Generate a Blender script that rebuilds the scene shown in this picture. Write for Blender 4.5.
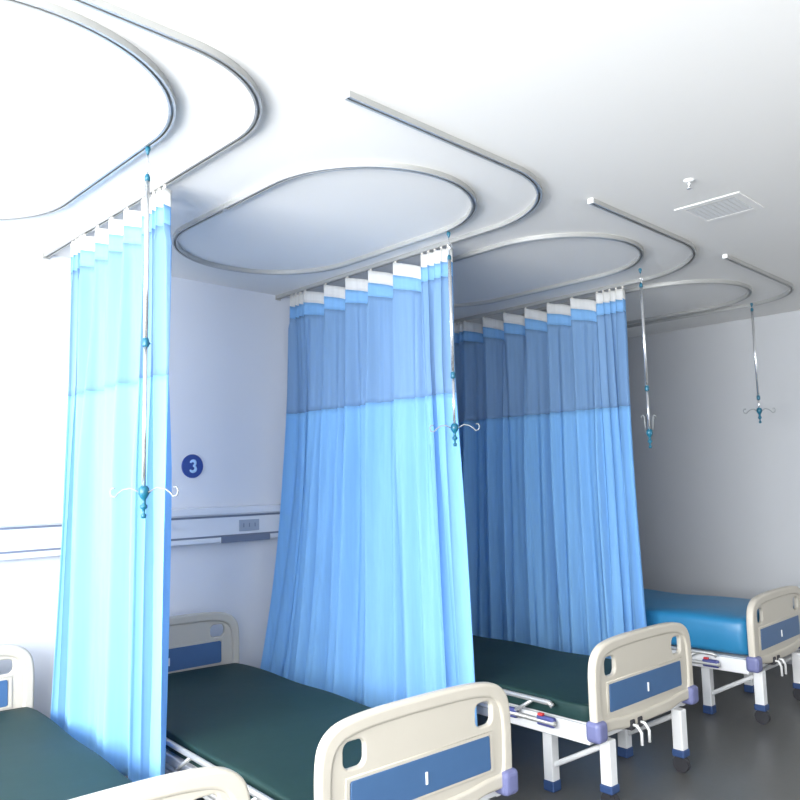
import bpy, bmesh, math, random
from mathutils import Vector, Matrix
random.seed(7)
scn = bpy.context.scene
C = scn.collection
for o in list(bpy.data.objects): bpy.data.objects.remove(o)

# ------------------------------------------------------------ camera
EYE = 1.62
YAW, PITCH, ROLL, FPX = math.radians(44.277), math.radians(6.0235), math.radians(-1.349), 765.9
fw = Vector((math.sin(YAW)*math.cos(PITCH), math.cos(YAW)*math.cos(PITCH), math.sin(PITCH)))
rt = Vector((math.cos(YAW), -math.sin(YAW), 0)); up = rt.cross(fw)
r2 = rt*math.cos(ROLL) + up*math.sin(ROLL); u2 = -rt*math.sin(ROLL) + up*math.cos(ROLL)
cd = bpy.data.cameras.new('camera'); cam = bpy.data.objects.new('camera', cd); C.objects.link(cam)
m = Matrix((r2, u2, -fw)).transposed().to_4x4(); m.translation = Vector((0, 0, EYE)); cam.matrix_world = m
cd.sensor_fit = 'HORIZONTAL'; cd.sensor_width = 36; cd.lens = 36*FPX/800; cd.clip_start = 0.02
scn.camera = cam

# ------------------------------------------------------------ light
w = bpy.data.worlds.new('daylight'); scn.world = w; w.use_nodes = True
bg = w.node_tree.nodes['Background']; bg.inputs[0].default_value = (0.75, 0.87, 1.0, 1); bg.inputs[1].default_value = 1.0
def area(name, loc, rot, sx, sy, power, col):
    l = bpy.data.lights.new(name, 'AREA'); l.shape = 'RECTANGLE'; l.size = sx; l.size_y = sy
    l.energy = power; l.color = col
    o = bpy.data.objects.new(name, l); C.objects.link(o); o.location = loc; o.rotation_euler = rot
    return o
P = math.pi
area('window_daylight_left', (-1.95, 1.35, 1.85), (0, -P/2, 0), 2.0, 5.0, 700, (0.955, 0.975, 1.0))
area('added_fill_front', (4.2, -2.15, 1.7), (P/2, 0, 0), 3.0, 1.5, 22, (1.0, 0.92, 0.82))  # weak warm fill added from the unseen front side, not a known source
scn.view_settings.view_transform = 'Standard'; scn.view_settings.look = 'None'
scn.view_settings.exposure = 0.29; scn.view_settings.gamma = 1; scn.view_settings.use_curve_mapping = False

# ------------------------------------------------------------ materials
def srgb(r, g, b):
    f = lambda c: (c/255/12.92) if c/255 <= .04045 else ((c/255+.055)/1.055)**2.4
    return (f(r), f(g), f(b), 1)
def mat(name, col, rough=.5, metal=0, noise=0.0, scale=20, bump=0.0, spec=.5):
    M = bpy.data.materials.new(name); M.use_nodes = True; nt = M.node_tree; n = nt.nodes; L = nt.links
    b = n['Principled BSDF']; b.inputs['Roughness'].default_value = rough; b.inputs['Metallic'].default_value = metal
    b.inputs['Specular IOR Level'].default_value = spec
    b.inputs['Base Color'].default_value = col
    if noise or bump:
        tc = n.new('ShaderNodeTexCoord'); nz = n.new('ShaderNodeTexNoise'); nz.inputs['Scale'].default_value = scale
        nz.inputs['Detail'].default_value = 5; L.new(tc.outputs['Object'], nz.inputs['Vector'])
        if noise:
            mx = n.new('ShaderNodeMix'); mx.data_type = 'RGBA'
            mx.inputs[6].default_value = tuple(c*(1-noise) for c in col[:3])+(1,)
            mx.inputs[7].default_value = tuple(min(1, c*(1+noise)) for c in col[:3])+(1,)
            L.new(nz.outputs['Fac'], mx.inputs[0]); L.new(mx.outputs[2], b.inputs['Base Color'])
        if bump:
            bp = n.new('ShaderNodeBump'); bp.inputs['Strength'].default_value = bump; bp.inputs['Distance'].default_value = .01
            L.new(nz.outputs['Fac'], bp.inputs['Height']); L.new(bp.outputs[0], b.inputs['Normal'])
    return M
def cloth(name, col, trans=.35, clear=0.0, scale=350):
    M = bpy.data.materials.new(name); M.use_nodes = True; nt = M.node_tree; n = nt.nodes; L = nt.links
    n.remove(n['Principled BSDF']); out = n['Material Output']
    tc = n.new('ShaderNodeTexCoord'); nz = n.new('ShaderNodeTexNoise'); nz.inputs['Scale'].default_value = 9
    mp = n.new('ShaderNodeMapping'); mp.inputs['Scale'].default_value = (6, 6, .25)
    L.new(tc.outputs['Object'], mp.inputs[0]); L.new(mp.outputs[0], nz.inputs['Vector'])
    mx = n.new('ShaderNodeMix'); mx.data_type = 'RGBA'
    mx.inputs[6].default_value = tuple(c*.9 for c in col[:3])+(1,); mx.inputs[7].default_value = tuple(min(1, c*1.08) for c in col[:3])+(1,)
    L.new(nz.outputs['Fac'], mx.inputs[0])
    d = n.new('ShaderNodeBsdfDiffuse'); t = n.new('ShaderNodeBsdfTranslucent')
    L.new(mx.outputs[2], d.inputs[0]); L.new(mx.outputs[2], t.inputs[0])
    a = n.new('ShaderNodeMixShader'); a.inputs[0].default_value = trans
    L.new(d.outputs[0], a.inputs[1]); L.new(t.outputs[0], a.inputs[2])
    last = a
    if clear:
        tr = n.new('ShaderNodeBsdfTransparent'); a2 = n.new('ShaderNodeMixShader'); a2.inputs[0].default_value = clear
        L.new(a.outputs[0], a2.inputs[1]); L.new(tr.outputs[0], a2.inputs[2]); last = a2
    L.new(last.outputs[0], out.inputs[0])
    return M
M_ceil = mat('ceiling_paint', (.77, .757, .725, 1), .8, noise=.015, scale=2)
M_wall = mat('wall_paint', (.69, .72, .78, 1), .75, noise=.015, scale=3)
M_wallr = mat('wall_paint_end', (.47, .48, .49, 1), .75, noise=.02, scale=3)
M_floor = mat('floor_vinyl', (.11, .11, .105, 1), .35, noise=.08, scale=30)
M_alu = mat('aluminium', (.50, .50, .48, 1), .32, metal=.55, noise=.04, scale=12)
M_steel = mat('stainless', (.78, .79, .80, 1), .22, metal=.85, noise=.02, scale=40)
M_arm = mat('hook_steel', (.25, .27, .27, 1), .45, metal=.4, noise=.03, scale=30)
M_white = mat('white_enamel', (.80, .80, .79, 1), .35, noise=.01)
M_abs = mat('cream_plastic', (.54, .50, .42, 1), .42, noise=.015, scale=8)
M_absw = mat('white_plastic', (.82, .82, .80, 1), .38, noise=.01, scale=8)
M_panel = mat('blue_plastic', srgb(66, 100, 140), .4, noise=.04, scale=15)
M_bump = mat('purple_grey_plastic', srgb(108, 112, 152), .45, noise=.03, scale=15)
M_rail = mat('violet_plastic', srgb(75, 80, 135), .4, noise=.03, scale=15)
M_red = mat('red_plastic', srgb(205, 60, 60), .4, noise=.02)
M_teal = mat('teal_plastic', srgb(20, 92, 115), .35, noise=.03)
M_caster = mat('blue_cap', srgb(50, 75, 120), .5, noise=.03)
M_dark = mat('dark_rubber', (.03, .03, .035, 1), .6, noise=.05)
M_green = mat('dark_green_vinyl', (.012, .038, .036, 1), .6, spec=.25, noise=.10, scale=6, bump=.15)
M_sheet = mat('blue_sheet', (.022, .19, .37, 1), .38, noise=.06, scale=4, bump=.5)
M_tape = cloth('white_tape', (.82, .82, .80, 1), .25)
M_band = cloth('blue_band_cloth', (.29, .56, .88, 1), .3)
M_net = cloth('blue_netting', (.29, .48, .73, 1), .3, clear=.22)
M_cloth = cloth('blue_cloth', (.30, .60, .93, 1), .33)
M_hook = mat('hook_plastic', (.75, .72, .66, 1), .4, noise=.02)
M_navy = mat('navy_plate', srgb(38, 66, 140), .4, noise=.02)
M_pale = mat('pale_blue_print', srgb(170, 205, 240), .5, noise=.02)
M_service = mat('service_panel_white', (.72, .75, .80, 1), .4, noise=.01)
M_groove = mat('groove_grey', (.16, .19, .26, 1), .5, noise=.03)
M_socket = mat('socket_grey', (.34, .39, .47, 1), .4, noise=.03)
M_frame = mat('window_frame_white', (.8, .8, .8, 1), .4, noise=.01)
M_grille = mat('grille_grey', (.45, .45, .44, 1), .6, noise=.03)
M_glass = bpy.data.materials.new('window_glass'); M_glass.use_nodes = True
_n = M_glass.node_tree.nodes; _l = M_glass.node_tree.links; _n.remove(_n['Principled BSDF'])
_a = _n.new('ShaderNodeBsdfTransparent'); _b = _n.new('ShaderNodeBsdfGlossy'); _b.inputs['Roughness'].default_value = .02
_m = _n.new('ShaderNodeMixShader'); _m.inputs[0].default_value = .06
_l.new(_a.outputs[0], _m.inputs[1]); _l.new(_b.outputs[0], _m.inputs[2]); _l.new(_m.outputs[0], _n['Material Output'].inputs[0])

# ------------------------------------------------------------ helpers
def obj(name, bm, m, parent=None, smooth=False, bevel=0, sub=0):
    me = bpy.data.meshes.new(name)
    bmesh.ops.recalc_face_normals(bm, faces=bm.faces)
    bm.to_mesh(me); bm.free()
    me.materials.append(m)
    if smooth:
        for p in me.polygons: p.use_smooth = True
    o = bpy.data.objects.new(name, me); C.objects.link(o)
    if parent: o.parent = parent
    if bevel:
        md = o.modifiers.new('bevel', 'BEVEL'); md.width = bevel; md.segments = 3; md.limit_method = 'ANGLE'
    if sub:
        md = o.modifiers.new('sub', 'SUBSURF'); md.levels = sub; md.render_levels = sub
    return o
def box(bm, x0, x1, y0, y1, z0, z1):
    v = [bm.verts.new((x, y, z)) for x in (x0, x1) for y in (y0, y1) for z in (z0, z1)]
    for f in ((0,1,3,2),(4,6,7,5),(0,4,5,1),(2,3,7,6),(0,2,6,4),(1,5,7,3)): bm.faces.new([v[i] for i in f])
    return bm
def B(*a):
    bm = bmesh.new(); box(bm, *a); return bm
def tube(bm, pts, r, n=12, cap=True):
    pts = [Vector(p) for p in pts]; rs = r if isinstance(r, (list, tuple)) else [r]*len(pts)
    ref = None; rings = []
    for i, p in enumerate(pts):
        t = (pts[min(i+1, len(pts)-1)] - pts[max(i-1, 0)])
        if t.length < 1e-9: t = Vector((0, 0, -1))
        t.normalize()
        if ref is None:
            ref = Vector((1, 0, 0)) if abs(t.x) < .8 else Vector((0, 1, 0))
        a = (ref - t*ref.dot(t)).normalized(); b = t.cross(a); ref = a
        rings.append([bm.verts.new(p + rs[i]*(a*math.cos(2*P*k/n) + b*math.sin(2*P*k/n))) for k in range(n)])
    for A, D in zip(rings, rings[1:]):
        for k in range(n): bm.faces.new((A[k], A[(k+1) % n], D[(k+1) % n], D[k]))
    if cap: bm.faces.new(rings[0][::-1]); bm.faces.new(rings[-1])
    return bm
def lathe(bm, prof, loc, n=20):          # prof: (r, z) top to bottom, vertical axis
    x, y, z = loc
    return tube(bm, [(x, y, z+h) for r, h in prof], [max(r, 1e-4) for r, h in prof], n)
def empty(name, loc=(0, 0, 0), rz=0):
    o = bpy.data.objects.new(name, None); C.objects.link(o); o.location = loc; o.rotation_euler = (0, 0, rz)
    o.empty_display_size = .1; return o
def tag(o, label, cat, group=None):
    o['label'] = label; o['category'] = cat
    if group: o['group'] = group
    return o
def struct(o): o['kind'] = 'structure'; return o
def flat(name, loops, depth, bev, m, parent, loc=(0, 0, 0), res=8):   # XZ outline with holes, thickness along y
    cu = bpy.data.curves.new('tmp', 'CURVE'); cu.dimensions = '2D'; cu.fill_mode = 'BOTH'
    cu.extrude = depth/2 - bev; cu.bevel_depth = bev; cu.bevel_resolution = 3
    for lp in loops:
        s = cu.splines.new('POLY'); s.points.add(len(lp)-1); s.use_cyclic_u = True
        for i, (x, z) in enumerate(lp): s.points[i].co = (x, z, 0, 1)
    t = bpy.data.objects.new('tmp', cu); C.objects.link(t)
    dg = bpy.context.evaluated_depsgraph_get(); me = bpy.data.meshes.new_from_object(t.evaluated_get(dg))
    bpy.data.objects.remove(t)
    me.transform(Matrix.Rotation(P/2, 4, 'X')); me.materials.clear(); me.materials.append(m)
    o = bpy.data.objects.new(name, me); C.objects.link(o); o.parent = parent; o.location = loc
    return o
def smooth_loop(pts, n=8):                # closed Catmull-Rom
    out = []; k = len(pts)
    for i in range(k):
        p0, p1, p2, p3 = (pts[(i+j) % k] for j in (-1, 0, 1, 2))
        for s in range(n):
            t = s/n
            out.append(tuple(.5*((2*p1[c]) + (-p0[c]+p2[c])*t + (2*p0[c]-5*p1[c]+4*p2[c]-p3[c])*t*t + (-p0[c]+3*p1[c]-3*p2[c]+p3[c])*t**3) for c in (0, 1)))
    return out
def rrect(x0, x1, z0, z1, r, n=6):
    out = []
    for cx, cz, a in ((x1-r, z1-r, 0), (x0+r, z1-r, 1), (x0+r, z0+r, 2), (x1-r, z0+r, 3)):
        for k in range(n+1):
            t = (a + k/n)*P/2; out.append((cx+r*math.cos(t), cz+r*math.sin(t)))
    return out

# ------------------------------------------------------------ room
H = 3.0; XL, XR, YF, YB = -1.7, 7.0, -1.9, 4.585
T = .15
struct(obj('floor', B(XL-T, XR+T, YF-T, YB+T, -.1, 0), M_floor))
struct(obj('ceiling', B(XL-T, XR+T, YF-T, YB+T, H, H+.1), M_ceil))
struct(obj('wall_back', B(XL-T, XR+T, YB, YB+T, 0, H), M_wall))
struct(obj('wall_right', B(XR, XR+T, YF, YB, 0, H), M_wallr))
def wall_hole(name, axis, c0, c1, a0, a1, h0, h1, z0, z1, m):   # wall slab with one window hole
    bm = bmesh.new()
    for (p, q, s, t) in ((a0, h0, 0, H), (h1, a1, 0, H), (h0, h1, 0, z0), (h0, h1, z1, H)):
        if axis == 'x': box(bm, c0, c1, p, q, s, t)
        else: box(bm, p, q, c0, c1, s, t)
    return struct(obj(name, bm, m))
wall_hole('wall_left', 'x', XL-T, XL, YF, YB, -1.1, 3.8, .9, 2.8, M_wall)
wall_hole('wall_front', 'y', YF-T, YF, XL-T, XR+T, 2.6, 5.8, .95, 2.5, M_wall)  # unseen wall; its opening is added to let the warm fill in
def window(name, axis, c, h0, h1, z0, z1, n):
    r = struct(empty(name, (c, (h0+h1)/2, z0) if axis == 'x' else ((h0+h1)/2, c, z0)))
    L = (h1-h0)/2; Z = z1-z0
    def bb(bm, a0, a1, d0, d1, s, t):
        if axis == 'x': box(bm, d0, d1, a0, a1, s, t)
        else: box(bm, a0, a1, d0, d1, s, t)
    bm = bmesh.new()
    for a0, a1, s, t in ((-L, L, 0, .06), (-L, L, Z-.06, Z), (-L, -L+.06, .06, Z-.06), (L-.06, L, .06, Z-.06)): bb(bm, a0, a1, -.03, .03, s, t)
    for k in range(1, n):
        a = -L + 2*L*k/n; bb(bm, a-.025, a+.025, -.025, .025, .06, Z-.06)
    f = obj('window_frame', bm, M_frame, r)
    bm = bmesh.new(); bb(bm, -L+.05, L-.05, -.004, .004, .05, Z-.05); obj('pane', bm, M_glass, f)
window('window_1', 'x', XL-.08, -1.1, 3.8, .9, 2.8, 3)
window('added_fill_window', 'y', YF-.08, 2.6, 5.8, .95, 2.5, 3)  # made-up window out of view, added to go with the front fill light

# ------------------------------------------------------------ ceiling tracks
KS = .985      # rails hang a little below the ceiling plane
PROF = [(-.014, 0), (-.014, -.024), (-.005, -.024), (-.005, -.021), (-.0115, -.021), (-.0115, -.003),
        (.0115, -.003), (.0115, -.021), (.005, -.021), (.005, -.024), (.014, -.024), (.014, 0)]
def sweep(path, closed, z=H):
    bm = bmesh.new(); rings = []; n = len(path)
    for i, (x, y) in enumerate(path):
        a = path[(i-1) % n] if (closed or i) else path[0]; b = path[(i+1) % n] if (closed or i < n-1) else path[-1]
        t = Vector((b[0]-a[0], b[1]-a[1])).normalized(); nx, ny = -t.y, t.x
        rings.append([bm.verts.new((x+nx*u, y+ny*u, z+v)) for u, v in PROF])
    k = len(PROF)
    for i in range(n if closed else n-1):
        A, D = rings[i], rings[(i+1) % n]
        for j in range(k): bm.faces.new((A[j], A[(j+1) % k], D[(j+1) % k], D[j]))
    if not closed: bm.faces.new(rings[0]); bm.faces.new(rings[-1][::-1])
    return bm
def curtain_track(xt, xe, label, yc=2.0, r=.46):
    xt *= .993; xe *= KS; yc *= KS
    path = [(xt, YB-.002)] + [(xt, YB - (YB-yc-r)*k/8) for k in range(1, 9)]
    path += [(xt-r+r*math.cos(-a), yc+r+r*math.sin(-a)) for a in [P/2*k/20 for k in range(1, 21)]]
    path += [(xe, yc)]
    t = tag(empty('curtain_track', (xt, yc, H)), label, 'curtain track', 'curtain tracks on the ceiling')
    o = obj('rail', sweep([(x-xt, y-yc) for x, y in path], False, 0), M_alu, t)
    bm = B(xe-xt-.012, xe-xt, -.0155, .0155, -.0255, 0); obj('end_cap', bm, M_white, t, bevel=.002)
    bm = B(-.022, .022, YB-yc-.004, YB-yc, -.034, 0); obj('wall_bracket', bm, M_alu, t)
    return t
curtain_track(1.60, .05, 'curved grey curtain track on the ceiling above the leftmost curtain', yc=2.08)
curtain_track(3.26, 1.72, 'grey L-shaped curtain track carrying the middle curtain, its free end nearest the top', r=.57)
curtain_track(4.97, 3.34, 'grey L-shaped curtain track carrying the right-hand blue curtain', r=.65)
curtain_track(6.43, 4.88, 'grey L-shaped track without a curtain nearest the end wall', yc=1.97, r=.5)
def oval(cx, r, y0, y1, label, joint):
    cx *= KS; r *= KS; y0 *= KS; y1 *= KS; joint *= KS
    path = [(cx+r*math.cos(a), y0+r*math.sin(a)) for a in [P+P*k/36 for k in range(37)]]
    path += [(cx+r*math.cos(a), y1+r*math.sin(a)) for a in [P*k/36 for k in range(37)]]
    t = tag(empty('infusion_track', (cx, y0, H)), label, 'infusion track', 'oval infusion tracks on the ceiling')
    obj('rail', sweep([(x-cx, y-y0) for x, y in path], True, 0), M_alu, t)
    bm = B(-r-.0155, -r+.0155, joint-.02-y0, joint+.02-y0, -.0252, 0); obj('joint_sleeve', bm, M_alu, t)
oval(.78, .59, 2.78, 3.72, 'oval infusion track above the leftmost curtain, cut by the picture edge', 3.3)
oval(2.55, .56, 2.84, 3.65, 'whole oval infusion track above the bed by wall number 3', 3.27)
oval(4.12, .55, 2.77, 3.65, 'oval infusion track between the middle and the right-hand curtain', 3.4)
oval(5.775, .555, 2.76, 3.6, 'oval infusion track closest to the end wall', 3.2)

# ------------------------------------------------------------ ceiling fittings
t = tag(empty('ceiling_vent', (3.93, 1.60, H)), 'square white ceiling air vent with grey grille', 'vent')
bm = bmesh.new(); a, b = .168, .125
for q in ((-a, a, -a, -b), (-a, a, b, a), (-a, -b, -b, b), (b, a, -b, b)): box(bm, *q, -.006, 0)
obj('frame', bm, M_ceil, t, bevel=.002)
obj('backing', B(-b, b, -b, b, -.003, 0), M_socket, t)
bm = bmesh.new()
for k in range(15): x = -b+.009+k*(2*b-.018)/14; box(bm, x-.003, x+.003, -b, b, -.0055, -.003)
for k in range(9): y = -b+.015+k*(2*b-.03)/8; box(bm, -b, b, y-.002, y+.002, -.0048, -.003)
obj('grille', bm, M_grille, t)
t = tag(empty('sprinkler_head', (3.43, 1.53, H)), 'small white sprinkler head on the ceiling beside the vent', 'sprinkler')
obj('collar', lathe(bmesh.new(), [(.001, 0), (.025, 0), (.024, -.004), (.016, -.010), (.001, -.010)], (0, 0, 0)), M_white, t, True)
bm = lathe(bmesh.new(), [(.001, -.010), (.009, -.010), (.008, -.02), (.004, -.024), (.003, -.038), (.012, -.040), (.012, -.043), (.001, -.044)], (0, 0, 0))
tube(bm, [(.009, 0, -.014), (.011, 0, -.026), (.005, 0, -.040)], .0018, 6); tube(bm, [(-.009, 0, -.014), (-.011, 0, -.026), (-.005, 0, -.040)], .0018, 6)
obj('nozzle', bm, M_steel, t, True)

# ------------------------------------------------------------ head wall
t = tag(empty('service_panel', (2.6, YB, 1.24)), 'long white service panel with grey grooves running along the head wall', 'service panel')
x0, x1 = -1.65-2.6, 6.95-2.6
obj('body', B(x0, x1, -.055, 0, 0, .235), M_service, t, bevel=.006)
obj('ledge', B(x0, x1, -.075, -.055, .185, .232), M_service, t, bevel=.005)
obj('groove', B(x0, x1, -.058, -.055, .165, .178), M_groove, t)
obj('groove', B(x0, x1, -.058, -.055, .036, .048), M_groove, t)
obj('lower_lip', B(x0, x1, -.07, -.055, .004, .032), M_service, t, bevel=.004)
for sx in (.345, -1.35, 1.9, 3.4):
    s = obj('socket_plate', B(sx-.08, sx+.08, -.062, -.055, .066, .142), M_socket, t, bevel=.003)
    for q in (-.045, 0, .045):
        obj('socket_slot', B(sx+q-.003, sx+q+.003, -.0635, -.062, .092, .118), M_groove, s)
obj('outlet_strip', B(.12, .50, -.085, -.070, -.002, .040), M_groove, t, bevel=.003)
obj('gas_valve', lathe(bmesh.new(), [(.001, .012), (.014, .012), (.014, 0), (.001, 0)], (0, 0, 0)), M_service, t).matrix_local = Matrix.Translation((-.24, -.055, .12)) @ Matrix.Rotation(P/2, 4, 'X')

t = tag(empty('bed_number_sign', (2.545, YB, 1.748)), 'round navy wall sign with a pale number 3', 'sign')
bm = lathe(bmesh.new(), [(.001, 0), (.078, 0), (.078, -.005), (.075, -.008), (.001, -.008)], (0, 0, 0), 40)
obj('disc', bm, M_navy, t).matrix_local = Matrix.Rotation(-P/2, 4, 'X')
bm = bmesh.new()
pts = [(.0, .0)]
n3 = [(-.021, .026), (-.014, .036), (0, .041), (.015, .037), (.021, .024), (.016, .010), (.002, .003), (.018, -.005), (.024, -.020), (.018, -.035), (0, -.042), (-.016, -.038), (-.024, -.027)]
def open_cr(p, n=6):
    o = []
    for i in range(len(p)-1):
        p0, p1, p2, p3 = p[max(i-1, 0)], p[i], p[i+1], p[min(i+2, len(p)-1)]
        for s in range(n):
            q = s/n; o.append(tuple(.5*((2*p1[c]) + (-p0[c]+p2[c])*q + (2*p0[c]-5*p1[c]+4*p2[c]-p3[c])*q*q + (-p0[c]+3*p1[c]-3*p2[c]+p3[c])*q**3) for c in (0, 1)))
    return o + [p[-1]]
for seg in (n3[:7], n3[6:]):
    pp = open_cr(seg); k = len(pp)
    tube(bm, [(x, -.0095, z) for x, z in [(a*.85, b*.85) for a, b in pp]], [.0055+.0045*math.sin(P*i/(k-1))**1.0 for i in range(k)], 8)
for v in bm.verts: v.co.y = -.0095 + (v.co.y+.0095)*.3
obj('numeral', bm, M_pale, t)

# ------------------------------------------------------------ curtains
def make_curtain(xt, y0, y1, hem, flare, seed, label, nmain):
    """y0: wall end, y1: outer end; flare(q, z) -> (dx, dy) for the drift of the hanging cloth"""
    rnd = random.Random(seed); xt *= .993; y0 *= KS; y1 *= KS
    t = tag(empty('privacy_curtain', (xt, (y0+y1)/2, 0)), label, 'curtain', 'blue ward privacy curtains')
    L = y0-y1
    # hook stations along the track, measured from the wall end: close, spread, then bunched at the outer end
    st = [0, .05, .10, .16]
    main = L-.16-.21
    for k in range(1, nmain+1): st.append(.16+main*k/nmain)
    for k in range(1, 5): st.append(.16+main+.21*k/4)
    nper = 34
    cols = []                               # (s, u, width, index)
    for i in range(len(st)-1):
        for k in range(nper): cols.append((st[i]+(st[i+1]-st[i])*k/nper, k/nper, st[i+1]-st[i], i))
    cols.append((st[-1], 0, st[-1]-st[-2], len(st)-1))
    ph = [rnd.uniform(0, 6.28) for _ in range(8)]; amp = [rnd.uniform(.7, 1.3) for _ in st]
    def pt(c, z):
        s, u, wd, i = c
        q = s/L
        tight = wd < .1
        A = (.045 if tight else .085)*amp[i]
        top = max(0, min(1, (z-1.7)/1.3)); low = 1-top
        saw = (u/.82 if u < .82 else (1-u)/.18)
        sm = .5*(1-math.cos(2*P*u))
        wave = (top**1.3*saw + (1-top**1.3)*sm)*A*(.45+.55*top if not tight else 1)
        fine = (.008+.016*low)*(math.sin(s*52+ph[0]+.7*math.sin(z*1.3+ph[1])) + .6*math.sin(s*88+ph[2]+.5*math.sin(z*1.7+ph[3])))
        fine += .022*low*math.sin(s*21+ph[4]+.9*math.sin(z*.9))
        fine *= min(1, .25+low*1.6) if z > 2.75 else 1
        dx, dy = flare(q, z)
        y = y0 - s + (.012*math.sin(2*P*u+1) if not tight else .012*math.sin(2*P*u)) * (1-.3*top)
        return Vector((wave+fine+dx-.012, y+dy-(y0+y1)/2, z))
    def sag(c):
        s, u, wd, i = c
        g = u/.82 if u < .82 else (1-u)/.18
        return (.27*wd if wd >= .1 else .15*wd)*g**1.3*amp[i]
    def band(name, zt, zb, nr, m, sg_t=1, sg_b=1, off=0):
        bm = bmesh.new(); G = []
        for r in range(nr+1):
            f = r/nr; row = []
            for c in cols:
                z = (zt - sag(c)*sg_t)*(1-f) + (zb - sag(c)*sg_b)*f
                p = pt(c, z); row.append(bm.verts.new(p))
            G.append(row)
        for r in range(nr):
            for k in range(len(cols)-1): bm.faces.new((G[r][k], G[r][k+1], G[r+1][k+1], G[r+1][k]))
        o = obj(name, bm, m, t, True)
        md = o.modifiers.new('thick', 'SOLIDIFY'); md.thickness = .0012
        return o
    band('header_tape', 2.968, 2.888, 3, M_tape)
    band('top_band', 2.888, 2.80, 3, M_band, 1, .8)
    band('mesh_panel', 2.80, 2.112, 18, M_net, .8, 0)
    band('cloth_panel', 2.112, hem, 40, M_cloth, 0, 0)
    for s in st:
        bm = bmesh.new(); y = y0-s-(y0+y1)/2
        box(bm, -.004, .004, y-.006, y+.006, H-.036, H-.018)
        tube(bm, [(0, y, H-.032), (-.003, y, H-.038), (-.008, y, H-.044), (-.010, y, H-.056)], .003, 8)
        obj('hook', bm, M_hook, t)
    return t
def fl1(q, z):
    d = max(0, 2.2-z)
    return (-.004*d, .052*d*(1-q)**2)
def fl2(q, z):
    d = max(0, 2.3-z)
    return (-.056*d*d*(1-q)**1.5 - .018*d, -.07*d*q*q)
def fl3(q, z):
    d = max(0, 2.3-z)
    return (-.03*d*(1-q), -.015*d*q)
make_curtain(1.60, 4.25, 3.17, .32, fl1, 3, 'sunlit pale blue curtain at the far left, on the near side of the number 3', 4)
make_curtain(3.26, 4.48, 2.935, .27, fl2, 5, 'wide blue curtain in the middle, right of the number 3 wall sign', 5)
make_curtain(4.97, 4.47, 2.78, .24, fl3, 9, 'shaded darker blue curtain on the right, before the end wall', 6)

# ------------------------------------------------------------ infusion poles
def pole(x, y, top, zc, zb, arm, az, label, folded=False):
    x *= KS; y *= KS
    t = tag(empty('infusion_pole', (x, y, H), az), label, 'infusion pole', 'infusion poles hanging from the oval tracks')
    h = lambda z: z-H
    bm = lathe(bmesh.new(), [(.001, -.026), (.009, -.026), (.011, -.036), (.006, -.052), (.004, -.058), (.001, -.058)], (0, 0, 0)); obj('trolley', bm, M_teal, t, True)
    bm = tube(bmesh.new(), [(0, 0, -.055), (0, 0, h(top)+.02)], .0028, 8)
    hg = obj('hanger', bm, M_steel, t, True)
    if top < 2.9: obj('ring', tube(bmesh.new(), [(0, 0, -.085), (.012, 0, -.095), (.016, 0, -.11), (.006, 0, -.122), (0, 0, -.11)], .0025, 6), M_steel, hg, True)
    bm = lathe(bmesh.new(), [(.001, .018), (.006, .016), (.011, .004), (.011, -.012), (.001, -.012)], (0, 0, h(top))); obj('top_cap', bm, M_teal, t, True)
    obj('upper_rod', tube(bmesh.new(), [(0, 0, h(top)), (0, 0, h(zc))], .0095, 16), M_steel, t, True)
    bm = lathe(bmesh.new(), [(.001, .018), (.011, .016), (.0135, .008), (.0135, -.012), (.011, -.018), (.001, -.018)], (0, 0, h(zc)))
    tube(bm, [(0, .010, h(zc)), (0, .026, h(zc))], .005, 10); obj('lock_collar', bm, M_teal, t, True)
    obj('lower_rod', tube(bmesh.new(), [(0, 0, h(zc)), (0, 0, h(zb))], .0075, 16), M_steel, t, True)
    bm = lathe(bmesh.new(), [(.001, .026), (.012, .024), (.02, .014), (.021, -.006), (.014, -.02), (.008, -.028), (.008, -.045), (.014, -.05), (.014, -.06), (.006, -.066), (.005, -.08), (.011, -.086), (.009, -.098), (.001, -.10)], (0, 0, h(zb)))
    tube(bm, [(0, .015, h(zb)), (0, .034, h(zb))], .007, 10); obj('clamp', bm, M_teal, t, True)
    for s in (-1, 1):
        if folded: pts = [(s*.02, 0, 0), (s*.026, 0, .05), (s*.028, 0, .10), (s*.034, 0, .115), (s*.045, 0, .11), (s*.046, 0, .098)]
        else:
            pts = [(s*.02, 0, 0), (s*arm*.5, 0, .016), (s*(arm-.02), 0, .010), (s*arm, 0, -.004), (s*(arm+.012), 0, -.018), (s*(arm+.028), 0, -.014), (s*(arm+.034), 0, .004), (s*(arm+.026), 0, .018), (s*(arm+.014), 0, .016)]
        q = [(a, b, c+h(zb)) for a, b, c in pts]
        obj('hook_arm', tube(bmesh.new(), q, .0032, 8), M_arm, t, True)
    return t
pole(1.37, 2.84, 2.845, 2.18, 1.60, .115, math.radians(-60), 'infusion pole hanging before the leftmost curtain, reaching lowest')
pole(3.11, 2.77, 2.83, 2.18, 1.895, .10, math.radians(-55), 'infusion pole hanging at the outer edge of the middle curtain')
pole(4.66, 2.45, 2.86, 2.18, 1.89, .12, math.radians(-45), 'infusion pole with folded hooks hanging right of the right-hand curtain', True)
pole(6.35, 2.38, 2.92, 2.21, 2.105, .085, math.radians(-55), 'infusion pole with spread hooks hanging closest to the end wall')

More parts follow.
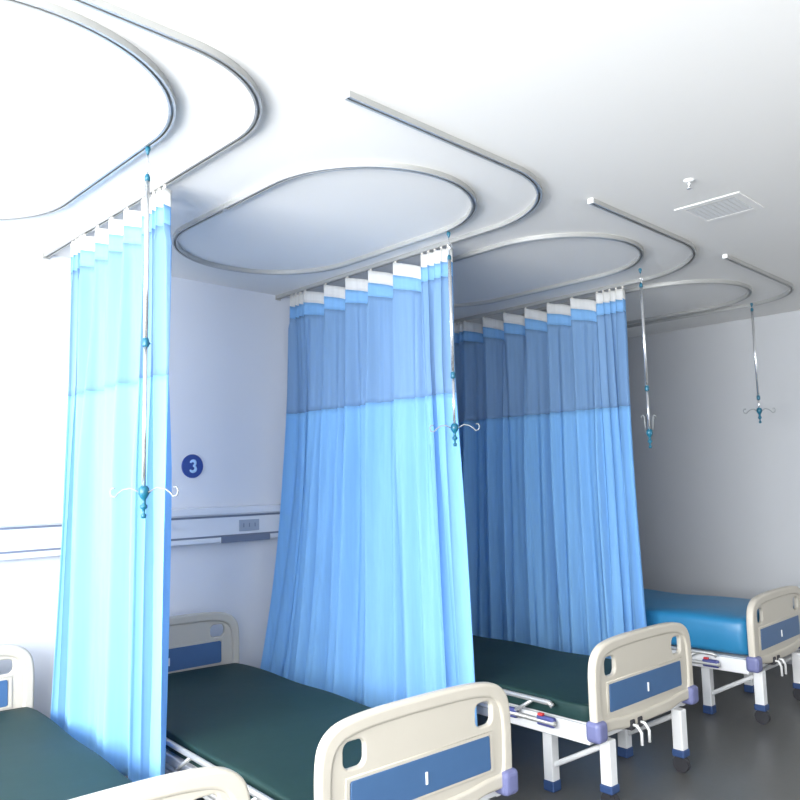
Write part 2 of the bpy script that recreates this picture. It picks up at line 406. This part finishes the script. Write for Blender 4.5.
# ------------------------------------------------------------ hospital beds
half = [(0, .814), (.21, .812), (.35, .803), (.43, .785), (.480, .745), (.499, .68), (.502, .57), (.500, .45), (.482, .415), (.44, .402), (.34, .400), (.24, .385), (.10, .382)]
BW = .92
half = [(x*BW, z-.012) for x, z in half]
OUT = smooth_loop(half + [(-x, z) for x, z in half[::-1][:-1]], 5)
_k = .024
_in = [(0, .774), (.20, .771), (.31, .762), (.375, .745), (.414, .71), (.432, .65), (.435, .55), (.431, .47), (.42, .43), (.38, .422), (.32, .42), (.23, .41), (.10, .405)]
INN = smooth_loop(_in + [(-x, z) for x, z in _in[::-1][:-1]], 5)
def endboard(root, y, z, cranks):
    dz = 0 if cranks else .03                       # the head end carries its coloured panel higher
    hole = [rrect(.268, .378,   .628+dz*.6, .736, .036), rrect(-.378, -.268, .628+dz*.6, .736, .036)]
    e = flat('footboard' if cranks else 'headboard', [OUT] + hole, .026, .008, M_abs, root, (0, y, z))
    flat('rim', [OUT, INN], .046, .013, M_abs, e)
    ye = -.015
    q = lambda pts: [(x*BW, h+dz-.008) for x, h in pts]
    flat('color_panel', [q([(-.375, .482), (-.372, .596), (-.366, .604), (.366, .604), (.372, .596), (.375, .482), (.368, .475), (-.368, .475)])], .010, .002, M_panel, e, (0, ye, 0))
    obj('card_clip', B(-.004, .006, ye-.010, ye-.004, .50+dz, .545+dz), M_absw, e, bevel=.002)
    flat('moulded_border', [q([(-.398, .464), (-.393, .616), (.393, .616), (.398, .464)]), q([(-.384, .471), (-.380, .608), (.380, .608), (.384, .471)])], .036, .003, M_abs, e)
    return e
def siderail(root, x, s, dz):
    a = obj('side_rail', tube(bmesh.new(), [(x, .22, .478+dz), (x, .24, .492+dz), (x, 1.42, .492+dz), (x, 1.44, .478+dz)], .013, 12), M_alu, root, True)
    bm = bmesh.new()
    for yy in (.34, .62, .90, 1.18): tube(bm, [(x, yy, .49+dz), (x+s*.012, yy+.14, .40+dz*.5)], .009, 8)
    tube(bm, [(x+s*.012, .2, .398+dz*.5), (x+s*.012, 1.45, .398+dz*.5)], .012, 10)
    obj('folding_bars', bm, M_alu, a, True)
    for yy in (.26, .50, 1.36): obj('bracket', B(x-.016+s*.004, x+.016+s*.004, yy-.055, yy+.055, .375+dz*.5, .425+dz*.5), M_rail, a, bevel=.012)
    obj('release_button', B(x-.012+s*.014, x+.012+s*.014, .27, .30, .425+dz*.5, .437+dz*.5), M_red, a, bevel=.003)
def make_bed(x, y, rz, label, blue=False, panel_top=False):
    t = tag(empty('hospital_bed', (x, y, 0), rz), label, 'hospital bed', 'hospital beds along the head wall')
    L = 2.30
    endboard(t, 0, 0, True); endboard(t, L, .02, False)
    bm = bmesh.new()
    for s in (-1, 1): box(bm, s*.445-.02, s*.445+.02, .03, L-.03, .325, .415)
    for yy in (.05, .8, 1.5, L-.07): box(bm, -.43, .43, yy-.02, yy+.02, .33, .40)
    obj('frame', bm, M_white, t, bevel=.006)
    obj('deck', B(-.44, .44, .06, L-.06, .40, .418), M_white, t, bevel=.004)
    for s in (-1, 1):
        for yy in (-.005, L+.005):
            bm = B(s*.447-.042, s*.447+.042, yy-.04, yy+.045, .345, .445); obj('corner_bumper', bm, M_bump, t, bevel=.022)
    for s in (-1, 1):
        for yy, hh in ((.01, .10), (.36, .05), (L-.36, .05), (L-.03, .10)):
            l = obj('leg', B(s*.345-.03, s*.345+.03, yy-.03, yy+.03, hh, .335), M_white, t, bevel=.006)
            if hh == .10:
                obj('foot_cap', B(s*.345-.036, s*.345+.036, yy-.036, yy+.036, .085, .125), M_caster, l, bevel=.008)
                bm = bmesh.new(); c = s*.345
                tube(bm, [(c-.015, yy, .045), (c+.015, yy, .045)], .045, 20); box(bm, c-.022, c+.022, yy-.015, yy+.015, .07, .09)
                obj('caster', bm, M_dark, l)
            else:
                obj('foot_cap', B(s*.345-.034, s*.345+.034, yy-.034, yy+.034, 0, .055), M_caster, l, bevel=.008)
        for ya, yb in ((.36, .03), (L-.36, L-.05)):
            bm = tube(bmesh.new(), [(s*.345, ya, .12), (s*.345, yb, .30)], .014, 8); obj('brace', bm, M_white, t)
    for c in (-.17, -.10):
        k = obj('crank', B(c-.02, c+.02, -.03, .05, .345, .395), M_dark, t, bevel=.005)
        bm = tube(bmesh.new(), [(c, -.03, .37), (c, -.05, .37), (c+.03, -.055, .33), (c+.03, -.055, .27)], .008, 8); obj('crank_handle', bm, M_absw, k, True)
    # mattress
    zt = .68 if blue else .51
    hw = .455
    bm = bmesh.new(); nx, ny = 14, 40; top = []
    z0 = .419
    def prof(a):  # superellipse section
        ca, sa = math.cos(a), math.sin(a); n = .13 if not blue else .30
        return (hw*abs(ca)**n*(1 if ca >= 0 else -1), abs(sa)**n*(1 if sa >= 0 else -1))
    rings = []
    for j in range(ny+1):
        yy = .04+(L-.09)*j/ny; e = min(1, min(j, ny-j)/1.5); e = .97+.03*e
        ring = []
        for k in range(40):
            px, pz = prof(2*P*k/40)
            hz = (zt-z0)/2; wv = .004*math.sin(yy*9+px*7)+(.006*math.sin(yy*5.1+1) if blue else 0)
            ring.append(bm.verts.new((px*e, yy, z0+hz+hz*pz*(e if pz > 0 else 1) + (wv if pz > .5 else 0))))
        rings.append(ring)
    for A, D in zip(rings, rings[1:]):
        for k in range(40): bm.faces.new((A[k], A[(k+1) % 40], D[(k+1) % 40], D[k]))
    bm.faces.new(rings[0]); bm.faces.new(rings[-1][::-1])
    mm = obj('mattress', bm, M_sheet if blue else M_green, t, True)
    mm['label'] = 'bright blue covered mattress' if blue else 'dark green vinyl mattress'
    siderail(t, -.495, -1, -.06 if blue else 0); siderail(t, .495, 1, -.075)
    return t
make_bed(2.12, 2.1, math.radians(-4), 'hospital bed with dark green mattress under wall number 3')
make_bed(3.785, 2.1, math.radians(-2.5), 'hospital bed with dark green mattress between the middle and right-hand curtains')
make_bed(5.60, 2.08, 0, 'hospital bed with bright blue mattress beside the end wall', blue=True)
make_bed(.87, 2.1, math.radians(-4), 'hospital bed at the far left, mostly hidden behind the sunlit curtain')
